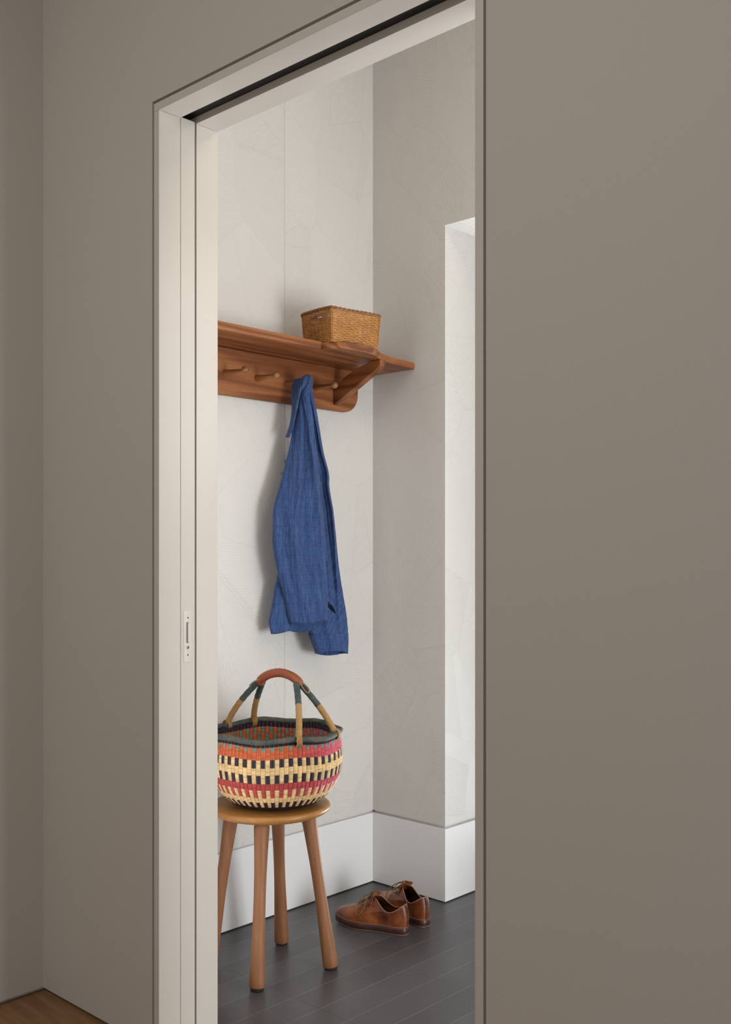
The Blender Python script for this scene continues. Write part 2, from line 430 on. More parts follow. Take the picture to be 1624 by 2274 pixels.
for ph in range(3):
    pts = []
    for i, (x, y, nx, ny, side) in enumerate(perim(HX+.001, HY+.001)):
        a = i*.55+ph*2*PI/3
        pts.append((x+nx*.0028*math.cos(a), y+ny*.0028*math.cos(a), HH-.003+.0034*math.sin(a)+.0014*math.sin(i*.12)))
    b.tube(pts, .0027, 6, closed=True)
b.build('braided_rim', M['wicker_dark'], wb, smooth=True)
b = MB()
b = MB()
for sx in (-1, 1):
    for sy in (-1, 1):
        b = MB()
        for q in (-.0022, .0022):
            x0, y0 = sx*(HX-.003), sy*(HY-.003)
            b.tube([(x0*.935+q*sy*.7, y0*.935-q*sx*.7, 0), (x0+q*sy*.7+sx*.001, y0-q*sx*.7+sy*.001, HH-.005)], .0018, 6)
        b.build('corner_stake', M['wicker'], wb, smooth=True)
for sy in (-1, 1):
    b = MB()
    for q in range(3):
        b.tube([(x, sy*(HY*.985+.0012*math.sin(x*700+q*2)), .0885+.0022*q) for x in [-.033+.066*k/20 for k in range(21)]], .0018, 5)
    for sx in (-1, 1): b.tube([(sx*.0305, sy*HY*.968, .055), (sx*.0305, sy*HY*.99, .093)], .0022, 5)
    b.build('handle_hole_edge', M['wicker_dark'], wb, smooth=True)
b = MB()
for k in range(22):
    x = -HX*.92+HX*1.84*k/21; b.tube([(x, -HY*.92, .0022), (x, HY*.92, .0022)], .0021, 5)
b.build('basket_base', M['wicker'], wb, smooth=True)

# ------------------------------------------------------------------ stool
ST = Vector((-2.2425, 1.996, 0))
stool = empty('stool', ST)
tag(stool, 'round brown wooden stool with four splayed flared legs, carrying the striped basket', 'stool')
prof = [(.4425, .02), (.4425, .128), (.4440, .142), (.4480, .157), (.4530, .168), (.4580, .1735), (.4640, .1755), (.4690, .1740), (.4716, .1700), (.4725, .164), (.4725, .02)]
b = MB(); b.lathe(prof, (0,0,0), n=96); b.build('seat', M['seatwood'], stool, smooth=True)
feet = [(.1003, -.137), (.1456, .1053), (-.1003, .137), (-.1455, -.105)]
for fx, fy in feet:
    foot = Vector((fx, fy, 0)); top = Vector((fx*.63, fy*.63, .4440)); ax = top-foot; L = ax.length; ax.normalize()
    prof = [(.008, .0205), (.012, .0224), (.03, .0220), (.10, .0197), (.16, .0180), (.21, .0170), (.26, .0168), (.31, .0174), (.36, .0190), (.40, .0205), (L-.018, .0222), (L-.012, .0224), (L-.004, .0170), (L+.002, .0165)]
    b = MB(); b.lathe(prof, foot, ax, 40)
    leg = b.build('leg', M['legwood'], stool, smooth=True)
    b = MB(); b.lathe([(.0, .0178), (.0085, .0200)], foot+Vector((0,0,.0005)), ax, 32); b.build('foot_pad', M['footpad'], leg, smooth=True)

# ------------------------------------------------------------------ striped woven basket on the stool
t = NT('dyed_straw_weave'); ca = t.n('ShaderNodeAttribute', attribute_name='weave'); tc = t.n('ShaderNodeTexCoord')
nn = t.noise(tc.outputs['Object'], 240, 3, .6)
t.base(t.mix(t.math('MULTIPLY', nn, .75), ca.outputs['Color'], t.mix(.5, ca.outputs['Color'], (.02, .012, .01)))); t.rough(.48, .4); t.bump(nn, .0006)
M['weave'] = t.m
BK = Vector((-2.2300, 2.0077, .4730))
bk = empty('striped_basket', BK, YAW)
tag(bk, 'round market basket woven in cream, navy, orange and pink stripes, standing on the stool', 'basket')
NAVY = (.022, .012, .028); CREAM = (.82, .57, .27); ORANGE = (.60, .125, .036); RED = (.48, .058, .050); PINK = (.60, .075, .115); TEAL = (.19, .26, .19)
def prof_b(s):
    """s 0 at rim .. 1 at base edge -> radius, height"""
    P = [(0, .1815, .2035), (.12, .1855, .178), (.25, .1885, .150), (.4, .1885, .118), (.55, .183, .087), (.68, .172, .060), (.80, .156, .036), (.90, .136, .017), (.96, .118, .0065), (1.0, .095, .0018)]
    for a, c in zip(P, P[1:]):
        if s <= c[0]:
            u = (s-a[0])/(c[0]-a[0]); return (a[1]+(c[1]-a[1])*u, a[2]+(c[2]-a[2])*u)
    return P[-1][1:]
def smooth_prof(s):
    e = .03; acc = [0, 0]
    for k in (-1, -.5, 0, .5, 1):
        q = prof_b(min(1, max(0, s+k*e))); acc[0] += q[0]/5; acc[1] += q[1]/5
    return acc
NCOL, SUB, NROW = 92, 6, 48
def bands(f, col, th, inner=False):
    k = .5+.5*math.sin(th+.25)          # pinker towards one side, more orange on the other
    k = max(0, min(1, (math.cos(th-.15)-.1)*1.6))
    og = tuple(ORANGE[i]*(1-k)+PINK[i]*k for i in range(3)); rd = tuple(RED[i]*(1-k)+PINK[i]*.9*k for i in range(3))
    e = col % 2
    if inner:
        if f < .085: return NAVY
        if f < .19: return TEAL if e else og
        if f < .30: return og if e else TEAL
        if f < .55: return og
        return CREAM
    if f < .042: return NAVY
    if f < .095: return TEAL if e else og
    if f < .205: return og
    if f < .315: return NAVY if e else CREAM
    if f < .415: return CREAM
    if f < .535: return NAVY if not e else CREAM
    if f < .635: return rd
    if f < .745: return rd if e else CREAM
    if f < .825: return CREAM
    if f < .915: return NAVY if e else CREAM
    return NAVY
def shell(name, inner):
    b = MB(); b.col = []; nv = NCOL*SUB; vs = []
    for r in range(NROW*2+1):
        s = r/(NROW*2); rad, z = smooth_prof(s)
        for k in range(nv):
            a = 2*PI*k/nv; ph = (k % SUB)/SUB; col = k//SUB
            rib = abs(math.sin(PI*ph))**.7; row = (r + (k//SUB % 2))//2
            bumpy = (.0030*rib + (.0011 if ((r + col) % 2) else -.0005)*rib)*(.45+.55*rad/.19)
            wob = .0035*math.cos(3*a+.8)*(1-s)
            rr = rad + wob + (-.006-bumpy if inner else bumpy)
            zz = z + .0030*math.cos(6*a+1.0)*(1-s) + (.003 if inner else 0)
            vs.append((rr*math.cos(a), rr*math.sin(a), zz))
    fs = []; cols = []
    for r in range(NROW*2):
        s = (r+.5)/(NROW*2); z = smooth_prof(s)[1]; f = (.2035-z)/.2017
        row = r//2; g = random.Random(row*7+3)
        for k in range(nv):
            k2 = (k+1) % nv; fs.append((r*nv+k, r*nv+k2, (r+1)*nv+k2, (r+1)*nv+k))
            a = 2*PI*(k+.5)/nv; c = bands(f, k//SUB, a, inner)
            h = (math.sin((k//SUB)*12.9898+row*78.233)*43758.5453) % 1
            m_ = .78+.40*h
            cols.append(tuple(min(1, x*m_) for x in c)+(1,))
    b.add(vs, fs); b.col = cols
    if not inner:                        # bottom disc
        n0 = len(b.v); base = NROW*2*nv
        b.v.append((0, 0, .0018))
        for k in range(nv): b.f.append((base+k, base+(k+1) % nv, n0)); b.mi.append(0); b.col.append((*NAVY, 1))
    else:
        n0 = len(b.v); base = NROW*2*nv
        b.v.append((0, 0, .005))
        for k in range(nv): b.f.append((base+k, base+(k+1) % nv, n0)); b.mi.append(0); b.col.append((*CREAM, 1))
    o = b.build(name, M['weave'], bk, smooth=True)
    return o
shell('outer_weave', False); shell('inner_weave', True)
def wrapped(name, c1, c2, c3, scale=90):
    t = NT(name); tc = t.n('ShaderNodeTexCoord')
    n1 = t.noise(tc.outputs['Object'], 22, 2); n2 = t.noise(tc.outputs['Object'], 420, 3, .7); n3 = t.noise(tc.outputs['Object'], 170, 2, .6)
    f = t.math('ADD', t.math('MULTIPLY', n1, .5), t.math('MULTIPLY', n3, .5))
    col = t.ramp(f, [(.34, c1), (.5, c2), (.66, c3)])
    t.base(t.mix(t.math('MULTIPLY', n2, .8), col, tuple(x*.25 for x in c1))); t.rough(.6, .3); t.bump(n2, .0012)
    return t.m
M['rim'] = wrapped('teal_brown_wrapped_straw', (.030, .075, .085), (.115, .120, .095), (.24, .18, .12))
M['straw'] = wrapped('natural_wrapped_straw', (.44, .23, .075), (.55, .32, .12), (.60, .39, .17))
M['teal_straw'] = wrapped('teal_wrapped_straw', (.030, .080, .090), (.085, .115, .100), (.20, .165, .11))
M['grip'] = plain('tan_leather_grip', (.27, .068, .028), .42, .45, var=.35, scale=60, bumpd=.0004, bscale=120)
b = MB(); pts = []
for k in range(480):
    a = 2*PI*k/480
    pts.append(((.1840+.0035*math.cos(3*a+.8))*math.cos(a), (.1840+.0035*math.cos(3*a+.8))*math.sin(a), .2090+.0035*math.cos(6*a+1.0)))
b.tube(pts, [.0090+(.0004 if k % 2 else -.0002)+.0003*math.sin(k*.37)-.0009 for k in range(480)], 12, closed=True)
b.build('rim', M['rim'], bk, smooth=True)
LEGS = [((-.156, .100, .205), (-.142, .094, .250), (-.100, .072, .302), (-.052, .046, .347)),
        ((-.082, .165, .205), (-.082, .145, .255), (-.060, .095, .305), (-.042, .052, .347)),
        ((.077, -.170, .205), (.079, -.150, .262), (.072, -.095, .318), (.062, -.046, .350)),
        ((.176, -.060, .205), (.160, -.058, .246), (.118, -.050, .304), (.068, -.036, .352))]
for i, (p0, p1, p2, p3) in enumerate(LEGS):
    pts = bez(p0, p1, p2, p3, 90); cut = 52
    rad = [.0088+(.0004 if k % 2 else -.0002)+.0003*math.sin(k*.6) for k in range(91)]
    b = MB(); b.tube(pts[:cut+1], rad[:cut+1], 12); leg = b.build('handle_leg', M['straw'], bk, smooth=True)
    b = MB()
    b.tube(pts[cut:], rad[cut:], 12); b.build('teal_wrap', M['teal_straw'], leg, smooth=True)
    b = MB(); c = Vector(pts[0]); out = Vector((c.x, c.y, 0)).normalized(); tan = Vector((-out.y, out.x, 0))
    for q in range(5):
        loop = []
        for k in range(20):
            a = 2*PI*k/20
            loop.append(Vector((out.x*.1840*1.0, out.y*.1840, .2085)) + out*.0128*math.cos(a) + Vector((0,0,1))*.0150*math.sin(a) + tan*((q-2)*.0032+.0006*math.sin(a*2+q)))
        b.tube(loop, .0017, 6, closed=True)
    b.build('knot', M['straw'], leg, smooth=True)
pts = spline([(-.050, .050, .339), (-.046, .040, .352), (-.022, .024, .368), (.010, .004, .3755), (.042, -.018, .370), (.066, -.036, .356), (.074, -.044, .341)], 10)
n = len(pts)
b = MB(); b.tube(pts, [.0129+.0003*math.sin(k*1.7)-(.002*(1 - min(1, min(k, n-1-k)/6))) for k in range(n)], 16)
b.build('grip', M['grip'], bk, smooth=True)
M['cord'] = plain('tan_leather_cord', (.26, .17, .10), .5, .4, var=.2)
for P in ([(-.052, .030, .352), (-.066, .030, .347), (-.078, .032, .337), (-.079, .032, .331)], 
          [(.074, -.050, .352), (.082, -.056, .338), (.094, -.060, .326), (.100, -.058, .330), (.097, -.054, .338), (.086, -.050, .349), (.076, -.047, .356)]):
    b = MB(); b.tube(spline(P, 8), .0021, 8); b.build('cord_loop', M['cord'], bk, smooth=True)

# ------------------------------------------------------------------ blue linen shirt hanging from the third peg
def linen():
    t = NT('blue_checked_linen'); uv = t.n('ShaderNodeTexCoord'); sp = t.n('ShaderNodeSeparateXYZ'); t.l(uv.outputs['UV'], sp.inputs[0])
    nz = t.noise(uv.outputs['UV'], 12, 2); u = t.math('MULTIPLY_ADD', nz, .010, sp.outputs[0]); v = t.math('MULTIPLY_ADD', nz, .012, sp.outputs[1])
    def lines(c, per, wd, ph=0.0):
        f = t.math('ABSOLUTE', t.math('SUBTRACT', t.math('FRACT', t.math('ADD', t.math('DIVIDE', c, per), ph)), .5))
        return t.math('LESS_THAN', f, wd/per/2)
    l1 = lines(v, .031, .0013); l2 = lines(v, .047, .0009, .31); l3 = lines(u, .0155, .0012); l4 = lines(u, .023, .0009, .2)
    ln = t.math('MAXIMUM', t.math('MAXIMUM', l1, t.math('MULTIPLY', l2, .7)), t.math('MAXIMUM', t.math('MULTIPLY', l3, .75), t.math('MULTIPLY', l4, .55)))
    def weave(a, b_, d=3):
        return t.noise(t.comb(t.math('MULTIPLY', u, a), t.math('MULTIPLY', v, b_)), 1.0, d, .6)
    w1 = weave(900, 45); w2 = weave(50, 700); w3 = weave(150, 9, 2)
    wv = t.math('ADD', t.math('MULTIPLY', w1, .40), t.math('ADD', t.math('MULTIPLY', w2, .30), t.math('MULTIPLY', w3, .30)))
    col = t.ramp(wv, [(.36, (.013, .031, .092)), (.5, (.036, .075, .200)), (.64, (.084, .142, .310))])
    brk = t.noise(t.comb(t.math('MULTIPLY', u, 60), t.math('MULTIPLY', v, 60)), 1.0, 2, .5)
    col = t.mix(t.math('MULTIPLY', ln, t.math('MULTIPLY', brk, .85)), col, (.012, .020, .065))
    t.base(col); t.rough(.85, .2); t.b.inputs['Sheen Weight'].default_value = .12; t.b.inputs['Sheen Roughness'].default_value = .5
    t.bump(t.math('ADD', wv, t.math('MULTIPLY', nz, .5)), .0009)
    return t.m
M['linen'] = linen()
M['button'] = plain('navy_button', (.05, .07, .11), .3, .5)
FRONT = [(1.7675, -2.455, 2.327, -2.415, 2.313, 0.008), (1.713, -2.4591, 2.327, -2.414, 2.314, 0.0116), (1.6595, -2.4631, 2.312, -2.413, 2.327, 0.0145), (1.6135, -2.4665, 2.296, -2.4122, 2.338, 0.0157), (1.568, -2.4699, 2.287, -2.4114, 2.345, 0.017), (1.505, -2.468, 2.269, -2.4102, 2.355, 0.0187), (1.45, -2.4663, 2.25, -2.4092, 2.361, 0.0202), (1.397, -2.4646, 2.229, -2.4083, 2.368, 0.0216), (1.3455, -2.4629, 2.208, -2.4073, 2.373, 0.0218), (1.283, -2.4609, 2.202, -2.4062, 2.378, 0.0215), (1.219, -2.4588, 2.201, -2.405, 2.381, 0.0213), (1.1565, -2.4568, 2.213, -2.4039, 2.383, 0.021), (1.105, -2.4552, 2.228, -2.4029, 2.387, 0.0207), (1.0445, -2.4532, 2.247, -2.4018, 2.389, 0.0205), (1.002, -2.4519, 2.256, -2.4011, 2.389, 0.0203), (0.968, -2.4508, 2.267, -2.4005, 2.389, 0.0201)]
SLEEVE = [(1.771, -2.46, 2.34, -2.43, 2.34, 0.008), (1.726, -2.4603, 2.34, -2.4303, 2.348, 0.011), (1.6725, -2.4606, 2.349, -2.4306, 2.367, 0.0142), (1.601, -2.461, 2.359, -2.431, 2.385, 0.0157), (1.528, -2.4615, 2.37, -2.4315, 2.403, 0.0171), (1.4555, -2.4619, 2.379, -2.4319, 2.427, 0.0186), (1.4185, -2.4621, 2.383, -2.4321, 2.429, 0.0194), (1.3385, -2.4626, 2.392, -2.4326, 2.447, 0.0205), (1.198, -2.4635, 2.401, -2.4335, 2.466, 0.0221), (1.0885, -2.4641, 2.398, -2.4341, 2.483, 0.0233), (1.0235, -2.4645, 2.385, -2.4345, 2.498, 0.024), (0.9795, -2.4647, 2.373, -2.4347, 2.508, 0.0245), (0.936, -2.465, 2.365, -2.435, 2.514, 0.025), (0.8995, -2.465, 2.381, -2.435, 2.516, 0.025), (0.865, -2.465, 2.398, -2.435, 2.513, 0.025)]
BACK = [(1.535, -2.48, 2.326, -2.46, 2.389, 0.008), (1.2665, -2.48, 2.296, -2.46, 2.389, 0.0116), (1.193, -2.48, 2.264, -2.46, 2.389, 0.0126), (1.134, -2.48, 2.243, -2.46, 2.4, 0.0134), (1.091, -2.48, 2.231, -2.46, 2.406, 0.014), (1.035, -2.48, 2.218, -2.46, 2.406, 0.0147), (0.985, -2.48, 2.205, -2.46, 2.406, 0.0154), (0.9575, -2.48, 2.206, -2.46, 2.4, 0.0158), (0.9395, -2.48, 2.212, -2.46, 2.389, 0.016)]
COLLAR = [(1.764, -2.4915, 2.317, -2.4308, 2.31, 0.0059), (1.7215, -2.4879, 2.311, -2.436, 2.301, 0.0055), (1.677, -2.4841, 2.31, -2.4417, 2.292, 0.0051), (1.6445, -2.4813, 2.306, -2.4458, 2.286, 0.0047), (1.61, -2.4783, 2.295, -2.4501, 2.28, 0.0044), (1.5875, -2.4764, 2.283, -2.4529, 2.275, 0.0042), (1.571, -2.475, 2.274, -2.455, 2.269, 0.004)]

FRONT = [(1.7738, -2.4290, 2.3160, -2.4200, 2.3245, .006), (1.7695, -2.4370, 2.3095, -2.4120, 2.3300, .0132), (1.7560, -2.4410, 2.3080, -2.4100, 2.3310, .0150), (1.7400, -2.4480, 2.3100, -2.4090, 2.3285, .0145)]+FRONT[1:]
SHT = Vector((-2.43, 2.3205, 1.756))
shirt = empty('linen_shirt', SHT)
tag(shirt, 'blue checked linen shirt hanging from the third visible peg of the wall shelf', 'shirt')
def interp(rows, z):
    """smooth interpolation of row values at height z (rows go downwards)"""
    n = len(rows)
    for i in range(n-1):
        if z >= rows[i+1][0] or i == n-2:
            a, b_, c, d = rows[max(i-1, 0)], rows[i], rows[i+1], rows[min(i+2, n-1)]
            t_ = (b_[0]-z)/(b_[0]-c[0]); t_ = max(0, min(1, t_))
            return [.5*((2*b_[k])+(c[k]-a[k])*t_+(2*a[k]-5*b_[k]+4*c[k]-d[k])*t_*t_+(3*b_[k]-a[k]-3*c[k]+d[k])*t_**3) for k in range(1, 6)]
def cloth(name, rows, nz=120, na=72, fold=(.0045, 5.0, 0.0), hem=None, skip=None, close_top=True, uvo=0, rot=0.0, parent=None, shrink=.002, ridges=(), wrinkle=.0022, mat=None, zr=None, grow=0):
    b = MB(); zt, zb_ = zr or (rows[0][0], rows[-1][0]); uvs = []
    fa, fk, fp = fold; cr_, sr_ = math.cos(rot), math.sin(rot)
    Zt, Zb = rows[0][0], rows[-1][0]
    for i in range(nz+1):
        z = zt+(zb_-zt)*i/nz
        xl, yl, xr, yr, bb = interp(rows, z)
        L = Vector((xl, yl, 0)); Rr = Vector((xr, yr, 0)); ax = Rr-L; wd = ax.length; ax.normalize(); nrm = Vector((ax.y, -ax.x, 0))
        cen = (L+Rr)/2; hw = max(wd/2-shrink+grow, .002); g = (Zt-z)/(Zt-Zb)
        for k in range(na):
            a = 2*PI*k/na; s = -math.cos(a); front = math.sin(a)
            off_ = (bb+grow)*abs(front)**.55*(1 if front > 0 else -1)
            env = (1-abs(s)**3)
            ph = fp + 1.6*math.sin(z*5.0+fp) + z*1.3
            f1 = math.sin(fk*s*1.3+ph) + .6*math.sin(fk*2.1*s+ph*1.7+1.0) + .3*math.sin(fk*4.3*s+ph*2.3+z*9)
            off_ += fa*f1*env*min(1, .35+g*1.4)
            if front > 0:
                for (sc_, dr, wdt, amp) in ridges:
                    q = (s-(sc_+dr*(g-.5)+.06*math.sin(z*7+sc_*9)))/wdt; off_ += amp*math.exp(-q*q)*min(1, g*2.2)*min(1, .4+(1-g)*3)
            nv_ = mnoise.noise(Vector((s*hw*26+uvo*31, z*9+fp, fp))) + .6*(1-2*abs(mnoise.noise(Vector((s*hw*34+z*14+fp*3, z*26-s*hw*18, uvo*17+2)))))*(.25+g*g)
            off_ += wrinkle*nv_*(.35+.9*g)
            if skip and front > .1: off_ -= skip(z, (yl+yr)/2+s*(yr-yl)/2)
            zz = z
            gz = (z-zb_)/(zt-zb_)
            if hem and gz < .4: zz += hem(s, front)*(1-gz/.4)**2
            p = cen + ax*s*hw + nrm*off_
            b.v.append((p.x-SHT.x, p.y-SHT.y, zz-SHT.z))
            uu = s*hw + (0 if front > 0 else .013); uvs.append((uvo+uu*cr_-z*sr_, uu*sr_+z*cr_))
    for i in range(nz):
        for k in range(na):
            k2 = (k+1) % na
            b.f.append((i*na+k, i*na+k2, (i+1)*na+k2, (i+1)*na+k)); b.mi.append(0)
    if close_top: b.f.append(tuple(range(na))); b.mi.append(0)
    o = b.build(name, mat or M['linen'], parent or shirt, smooth=True, uvs=uvs)
    sd = o.modifiers.new('cloth_thickness', 'SOLIDIFY'); sd.thickness = .0012; sd.offset = 0
    return o
cloth('back_tail', BACK, fold=(.003, 4.0, 2.0), uvo=.31, hem=lambda s, f: -.004*math.sin(s*5), ridges=((-.55, .1, .16, .005), (-.1, .2, .2, -.005)))
def slit(z, y):
    """the dark opening low on the sleeve: how far the cloth falls back there"""
    t_ = (1.040-z)/.050
    if not 0 < t_ < 1: return 0
    q = 1-abs(y-(2.404+.052*t_))/(.0118*math.sin(PI*t_)**.7+1e-4)
    return .032*max(0, min(1, q*3.5)) if q > 0 else -.0015*max(0, 1+q*1.5)
sl = cloth('sleeve', SLEEVE, nz=340, na=220, fold=(.0042, 4.0, 1.2), uvo=.55, rot=.62, hem=lambda s, f: .008, skip=slit,
      ridges=((.55, -.25, .10, .007), (.15, .3, .15, -.006)), wrinkle=.0032)
cloth('cuff', SLEEVE, nz=26, na=110, fold=(.0042, 4.0, 1.2), uvo=.9, rot=.15, zr=(.925, .858), grow=.0022, close_top=False, parent=sl,
      hem=lambda s, f: (.011*(1-s*s) if f > 0 else -.009*(1-s*s))-.004*s, wrinkle=.0026)
cloth('front_panel', FRONT, fold=(.0030, 4.6, .3), uvo=.0, hem=lambda s, f: .004*s-.003*math.cos(s*4),
      ridges=((-.30, -.1, .12, .0120), (.14, .05, .18, -.0130), (.66, .1, .12, .0110), (-.72, .1, .12, -.0070)))
cloth('collar', COLLAR, nz=40, fold=(.0010, 3.0, .5), uvo=.8, shrink=.0005, wrinkle=.0004)
for y, z, x in ((2.2490, 1.452, -2.468), (2.2640, 1.492, -2.470)):
    b = MB(); b.lathe([(-.001, .0045), (0, .0052), (.0012, .0050), (.0018, .0035)], (x-SHT.x, y-SHT.y, z-SHT.z), (.5, -.85, .1), 16); b.build('button', M['button'], shirt, smooth=True)

# ------------------------------------------------------------------ shoes
t = NT('tan_burnished_leather'); tc = t.n('ShaderNodeTexCoord')
n1 = t.noise(tc.outputs['Object'], 18, 4, .6); n2 = t.noise(t.comb(t.math('MULTIPLY', t.xyz()[0], .3), t.xyz()[1], t.math('MULTIPLY', t.xyz()[2], 3)), 90, 3, .7)
col = t.ramp(n1, [(.32, (.075, .017, .008)), (.5, (.24, .062, .016)), (.68, (.42, .135, .032))])
t.base(t.mix(t.math('MULTIPLY', n2, .45), col, (.06, .015, .008))); t.rough(.36, .5); t.bump(t.math('ADD', n1, n2), .0008)
M['leather'] = t.m
M['foxing'] = plain('dark_brown_leather_sole_band', (.050, .014, .009), .38, .5, var=.5, scale=50, bumpd=.0004, bscale=90)
M['outsole'] = plain('pale_sole_edge', (.17, .115, .085), .6, .3, var=.25, scale=80)
M['lining'] = plain('tan_shoe_lining', (.10, .036, .010), .7, .3, var=.25, scale=30)
M['insole'] = plain('dark_insole', (.04, .018, .010), .8, .2)
M['lace'] = plain('ochre_cord_lace', (.20, .115, .042), .7, .3, var=.3, scale=90, bumpd=.0003, bscale=500)
M['eyelet'] = plain('dark_stitching', (.03, .012, .008), .6, .3)
M['edge'] = plain('pale_cut_leather_edge', (.32, .17, .105), .55, .3, var=.2)
LEN = .254
def foot_pt(a):
    """footprint outline, a=0 at the heel back, pi at the toe; returns x along the shoe, y across"""
    x = LEN*.5*(1-math.cos(a)); u = x/LEN; s = math.sin(a)
    hw = .0335+.0135*math.exp(-((u-.68)/.26)**2)-.004*math.exp(-((u-.36)/.14)**2)
    sh = abs(s)**.62*(1 if s >= 0 else -1)
    bend = .010*math.sin(PI*u)*(1 if True else 0)
    return Vector((x, hw*sh - bend*.4, 0))
def make_shoe(name):
    sh = empty(name, (0,0,0)); NA = 96
    A = [2*PI*k/NA for k in range(NA)]
    def ring(off_, z, tilt=0):
        out = []
        for a in A:
            p = foot_pt(a); q = foot_pt(a+.02)-foot_pt(a-.02); nrm = Vector((-q.y, q.x, 0)).normalized() * -1
            u = p.x/LEN
            out.append(p + nrm*off_*(1 if True else 0) + Vector((0,0,z + .010*max(0, (u-.70)/.30)**2)))
        return out
    # orientation test for outward normal
    test = foot_pt(PI/2+.02)-foot_pt(PI/2-.02); sgn = 1
    nn_ = Vector((-test.y, test.x, 0)) * -1
    if nn_.y*foot_pt(PI/2).y < 0: sgn = -1
    def strip(mb, rings, cap0=False, cap1=False):
        b0 = len(mb.v)
        for r_ in rings: mb.v += [tuple(p) for p in r_]
        n_ = len(rings[0])
        for i in range(len(rings)-1):
            for k in range(n_):
                k2 = (k+1) % n_; mb.f.append((b0+i*n_+k, b0+i*n_+k2, b0+(i+1)*n_+k2, b0+(i+1)*n_+k)); mb.mi.append(0)
        if cap0: mb.f.append(tuple(b0+k for k in reversed(range(n_)))); mb.mi.append(0)
        if cap1: mb.f.append(tuple(b0+(len(rings)-1)*n_+k for k in range(n_))); mb.mi.append(0)
    R_ = lambda o_, z: ring(o_*sgn, z)
    # pale outsole edge, dark band, upper
    b = MB(); strip(b, [R_(.0015, 0), R_(.0028, .0015), R_(.0028, .0042), R_(0, .0046)], True, True); b.build('outsole', M['outsole'], sh, smooth=True)
    b = MB(); strip(b, [R_(.0020, .0040), R_(.0028, .007), R_(.0030, .015), R_(.0018, .0228), R_(.0004, .0242), R_(-.003, .0236)], True, True)
    b.build('sole_band', M['foxing'], sh, smooth=True)
    # opening contour: heel, dipped sides, raised throat
    def open_pt(a):
        x0, x1 = .006, .124
        x = x0+(x1-x0)*.5*(1-math.cos(a)); u = (x-x0)/(x1-x0); s = math.sin(a)
        hw = .0300-.013*max(0, (u-.35)/.65)**1.3
        z = .0935 - .0255*math.sin(PI*min(u/.80, 1))**1.1 + .010*max(0, (u-.45)/.55)**1.4
        return Vector((x, hw*abs(s)**.72*(1 if s >= 0 else -1), z))
    def upper(t_, a, inset=0):
        p0 = foot_pt(a); u0 = p0.x/LEN; p0 = Vector((p0.x, p0.y, (.022+.010*max(0, (u0-.70)/.30)**2))); p2 = open_pt(a)
        toe = max(0, (u0-.45)/.55)
        h1 = .066-.009*toe; 
        p1 = Vector((p0.x+(.006 if u0 < .1 else 0) , p0.y*1.06, h1*(1-.12*toe)))
        if u0 < .15: p1 = Vector((p0.x-.0055*(1-u0/.15), p0.y*1.02, .062))
        p1b = p2.lerp(p1, .55); p1b.z = max(p1b.z, p2.z*.55+p1.z*.45 - .002)
        if toe > 0:
            k_ = toe**.7; tz = .0555-.004*toe
            p1.z = p1.z*(1-k_)+k_*(.060); p1b.z = p1b.z*(1-k_)+k_*tz
            p1b.x = p0.x + (p2.x-p0.x)*(.42+.16*toe)
        q = p0*(1-t_)**3 + p1*3*t_*(1-t_)**2 + p1b*3*t_*t_*(1-t_) + p2*t_**3
        if inset:
            c_ = Vector((max(.03, min(LEN-.05, q.x)), 0, q.z)); d_ = (c_-q); 
            if d_.length > 1e-6: q = q + d_.normalized()*inset
        # walking creases over the ball of the foot
        if .5 < u0 < .98 and t_ > .3: q.z += .0012*math.sin(q.x*210)*math.sin(PI*t_)*(1 if .13 < q.x < .21 else 0)
        return q
    NT_ = 26
    b = MB(); strip(b, [[upper(i/NT_, a) for a in A] for i in range(NT_+1)]); up = b.build('upper', M['leather'], sh, smooth=True)
    b = MB(); strip(b, [[upper(i/NT_, a, .0022) for a in A] for i in range(2, NT_+1)], True); b.build('lining', M['lining'], sh, smooth=True)
    b = MB(); b.tube([open_pt(a) + Vector((0,0,.0004)) for a in A], .0014, 6, closed=True); b.build('collar_edge', M['edge'], sh, smooth=True)
    # heel seam: raised strip with stitches
    b = MB(); pts = [upper(i/14, 0.0)+Vector((-.0012, 0, 0)) for i in range(0, 15)]
    b.tube(pts, .0026, 8, squash=.45); b.build('heel_strip', M['leather'], sh, smooth=True)
    b = MB()
    for i in range(1, 22):
        p = upper(i/22, 0.0); b.tube([p+Vector((-.0022, -.0042, 0)), p+Vector((-.0030, .0042, .0004))], .0007, 5)
    b.build('heel_stitching', M['eyelet'], sh, smooth=True)
    b = MB(); p = upper(.95, 0.0); b.box(p.x-.0045, p.x-.002, -.0018, .0018, p.z-.006, p.z+.002); b.build('heel_tack', M['edge'], sh, bevel=.0006)
    # toe cap seam and band stitching
    b = MB(); b.tube([p+Vector((0,0,.0006)) for p in R_(.0014, .0240)], .0008, 5, closed=True); b.build('welt_stitching', M['edge'], sh, smooth=True)
    # tongue
    b = MB(); nu, nv = 12, 10; b0 = len(b.v)
    for i in range(nu+1):
        f = i/nu; cx_ = .136-.030*f+.010*f*f; cz = .086+.037*f-.005*f*f; hw = .017+.010*math.sin(min(1, f*1.2)*PI/2)
        if f > .72: hw *= math.sqrt(max(.03, 1-((f-.72)/.283)**2))
        for j in range(nv+1):
            s = -1+2*j/nv; b.v.append((cx_ - .011*s*s*(.3+f), hw*s, cz-.006*s*s*(1-f)))
    for i in range(nu):
        for j in range(nv): k = i*(nv+1)+j; b.f.append((k, k+1, k+nv+2, k+nv+1)); b.mi.append(0)
    o = b.build('tongue', M['leather'], sh, smooth=True); sd = o.modifiers.new('thickness', 'SOLIDIFY'); sd.thickness = .0022
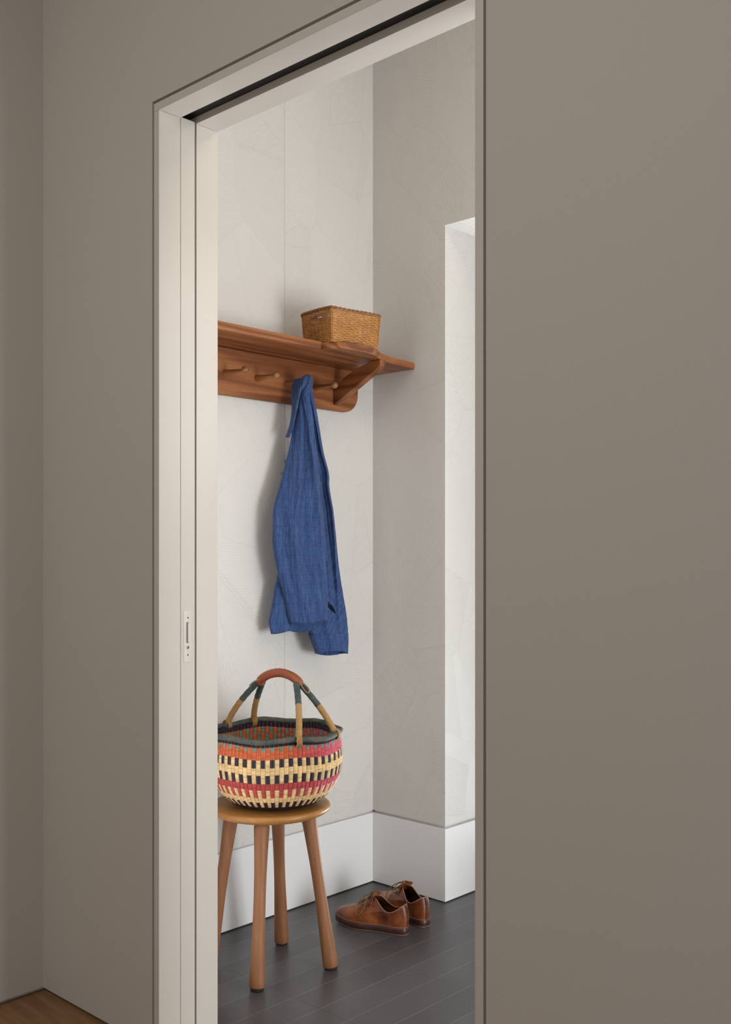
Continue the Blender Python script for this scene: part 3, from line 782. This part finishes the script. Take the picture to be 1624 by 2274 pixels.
    # eyestays, two flaps beside the throat, with eyelets
    rows_ = [(.121, .1000), (.133, .0930), (.145, .0855), (.157, .0780), (.168, .0715)]
    for s in (-1, 1):
        b = MB(); P_ = []
        for f in range(9):
            x = .116+.058*f/8; z = .1020-.0350*f/8+.002*math.sin(f*.4)
            P_.append((x, z))
        for (x, z) in P_:
            w0 = .0075+.0025*0; 
            b.v += [(x, s*w0, z+.0012), (x-.001, s*(w0+.009), z-.0022), (x-.002, s*(w0+.016), z-.0085), (x-.003, s*(w0+.020), z-.017)]
        for i in range(8):
            for j in range(3): k = i*4+j; b.f.append((k, k+1, k+5, k+4)); b.mi.append(0)
        o = b.build('eyestay', M['leather'], sh, smooth=True); sd = o.modifiers.new('thickness', 'SOLIDIFY'); sd.thickness = .002
        for (x, z) in rows_:
            b = MB(); b.lathe([(0, .0022), (.0006, .0020)], (x, s*.0125, z+.0008), (.35, s*.25, .9), 10); b.build('eyelet', M['eyelet'], o, smooth=True)
    # laces
    b = MB()
    for i, (x, z) in enumerate(rows_):
        b.tube(spline([(x, -.0125, z+.001), (x+.002, -.005, z+.0058), (x+.001, .005, z+.0060), (x, .0125, z+.001)], 4), .0015, 6)
        if i+1 < len(rows_):
            x2, z2 = rows_[i+1]
            b.tube(spline([(x, -.0125, z+.002), ((x+x2)/2, 0, (z+z2)/2+.0075), (x2, .0125, z2+.002)], 5), .0015, 6)
            b.tube(spline([(x, .0125, z+.002), ((x+x2)/2, 0, (z+z2)/2+.0085), (x2, -.0125, z2+.002)], 5), .0015, 6)
    xk, zk = .121, .1090
    b.tube(spline([(xk-.004, -.004, zk), (xk+.003, .001, zk+.005), (xk+.008, .004, zk), (xk+.002, -.002, zk-.003), (xk-.003, .003, zk+.003)], 5), .0017, 6)
    b.tube(spline([(xk, -.004, zk), (xk+.012, -.012, zk+.004), (xk+.018, -.034, zk-.018), (xk+.022, -.047, zk-.048), (xk+.036, -.049, zk-.062), (xk+.052, -.046, zk-.055), (xk+.052, -.038, zk-.036), (xk+.030, -.020, zk-.010), (xk+.004, -.002, zk+.002)], 6), .0016, 6) if False else None
    for s in (-1, 1):
        b.tube(spline([(xk+.002, s*.003, zk), (xk+.008, s*.016, zk+.002), (xk+.010, s*.032, zk-.016), (xk+.014, s*.042, zk-.040), (xk+.030, s*.0475, zk-.060), (xk+.042, s*.0425, zk-.044), (xk+.038, s*.033, zk-.024), (xk+.022, s*.016, zk-.006), (xk+.002, s*.002, zk+.002)], 6), .0015, 6)
        b.tube(spline([(xk, s*.003, zk), (xk-.006, s*.014, zk+.001), (xk-.008, s*.024, zk-.016), (xk-.004, s*.031, zk-.036)], 6), .0015, 6)
    b.build('lace', M['lace'], sh, smooth=True)
    return sh
def copy_tree(o, parent=None):
    c = o.copy(); C.objects.link(c); c.parent = parent
    for ch in list(o.children): copy_tree(ch, c)
    return c
shoe = make_shoe('shoe')
def place(o, heel, ang): o.location = (heel[0], heel[1], .0006); o.rotation_euler = (0, 0, ang)
place(shoe, (-2.108, 2.450), math.radians(180+14))
tag(shoe, 'tan leather lace-up shoe nearer the stool, lace bow drooping over its side', 'shoe', 'pair of tan leather shoes')
s2 = copy_tree(shoe); s2.name = 'shoe.001'
place(s2, (-2.106, 2.540), math.radians(180-13))
tag(s2, 'tan leather lace-up shoe nearer the back wall, mostly behind its mate', 'shoe', 'pair of tan leather shoes')
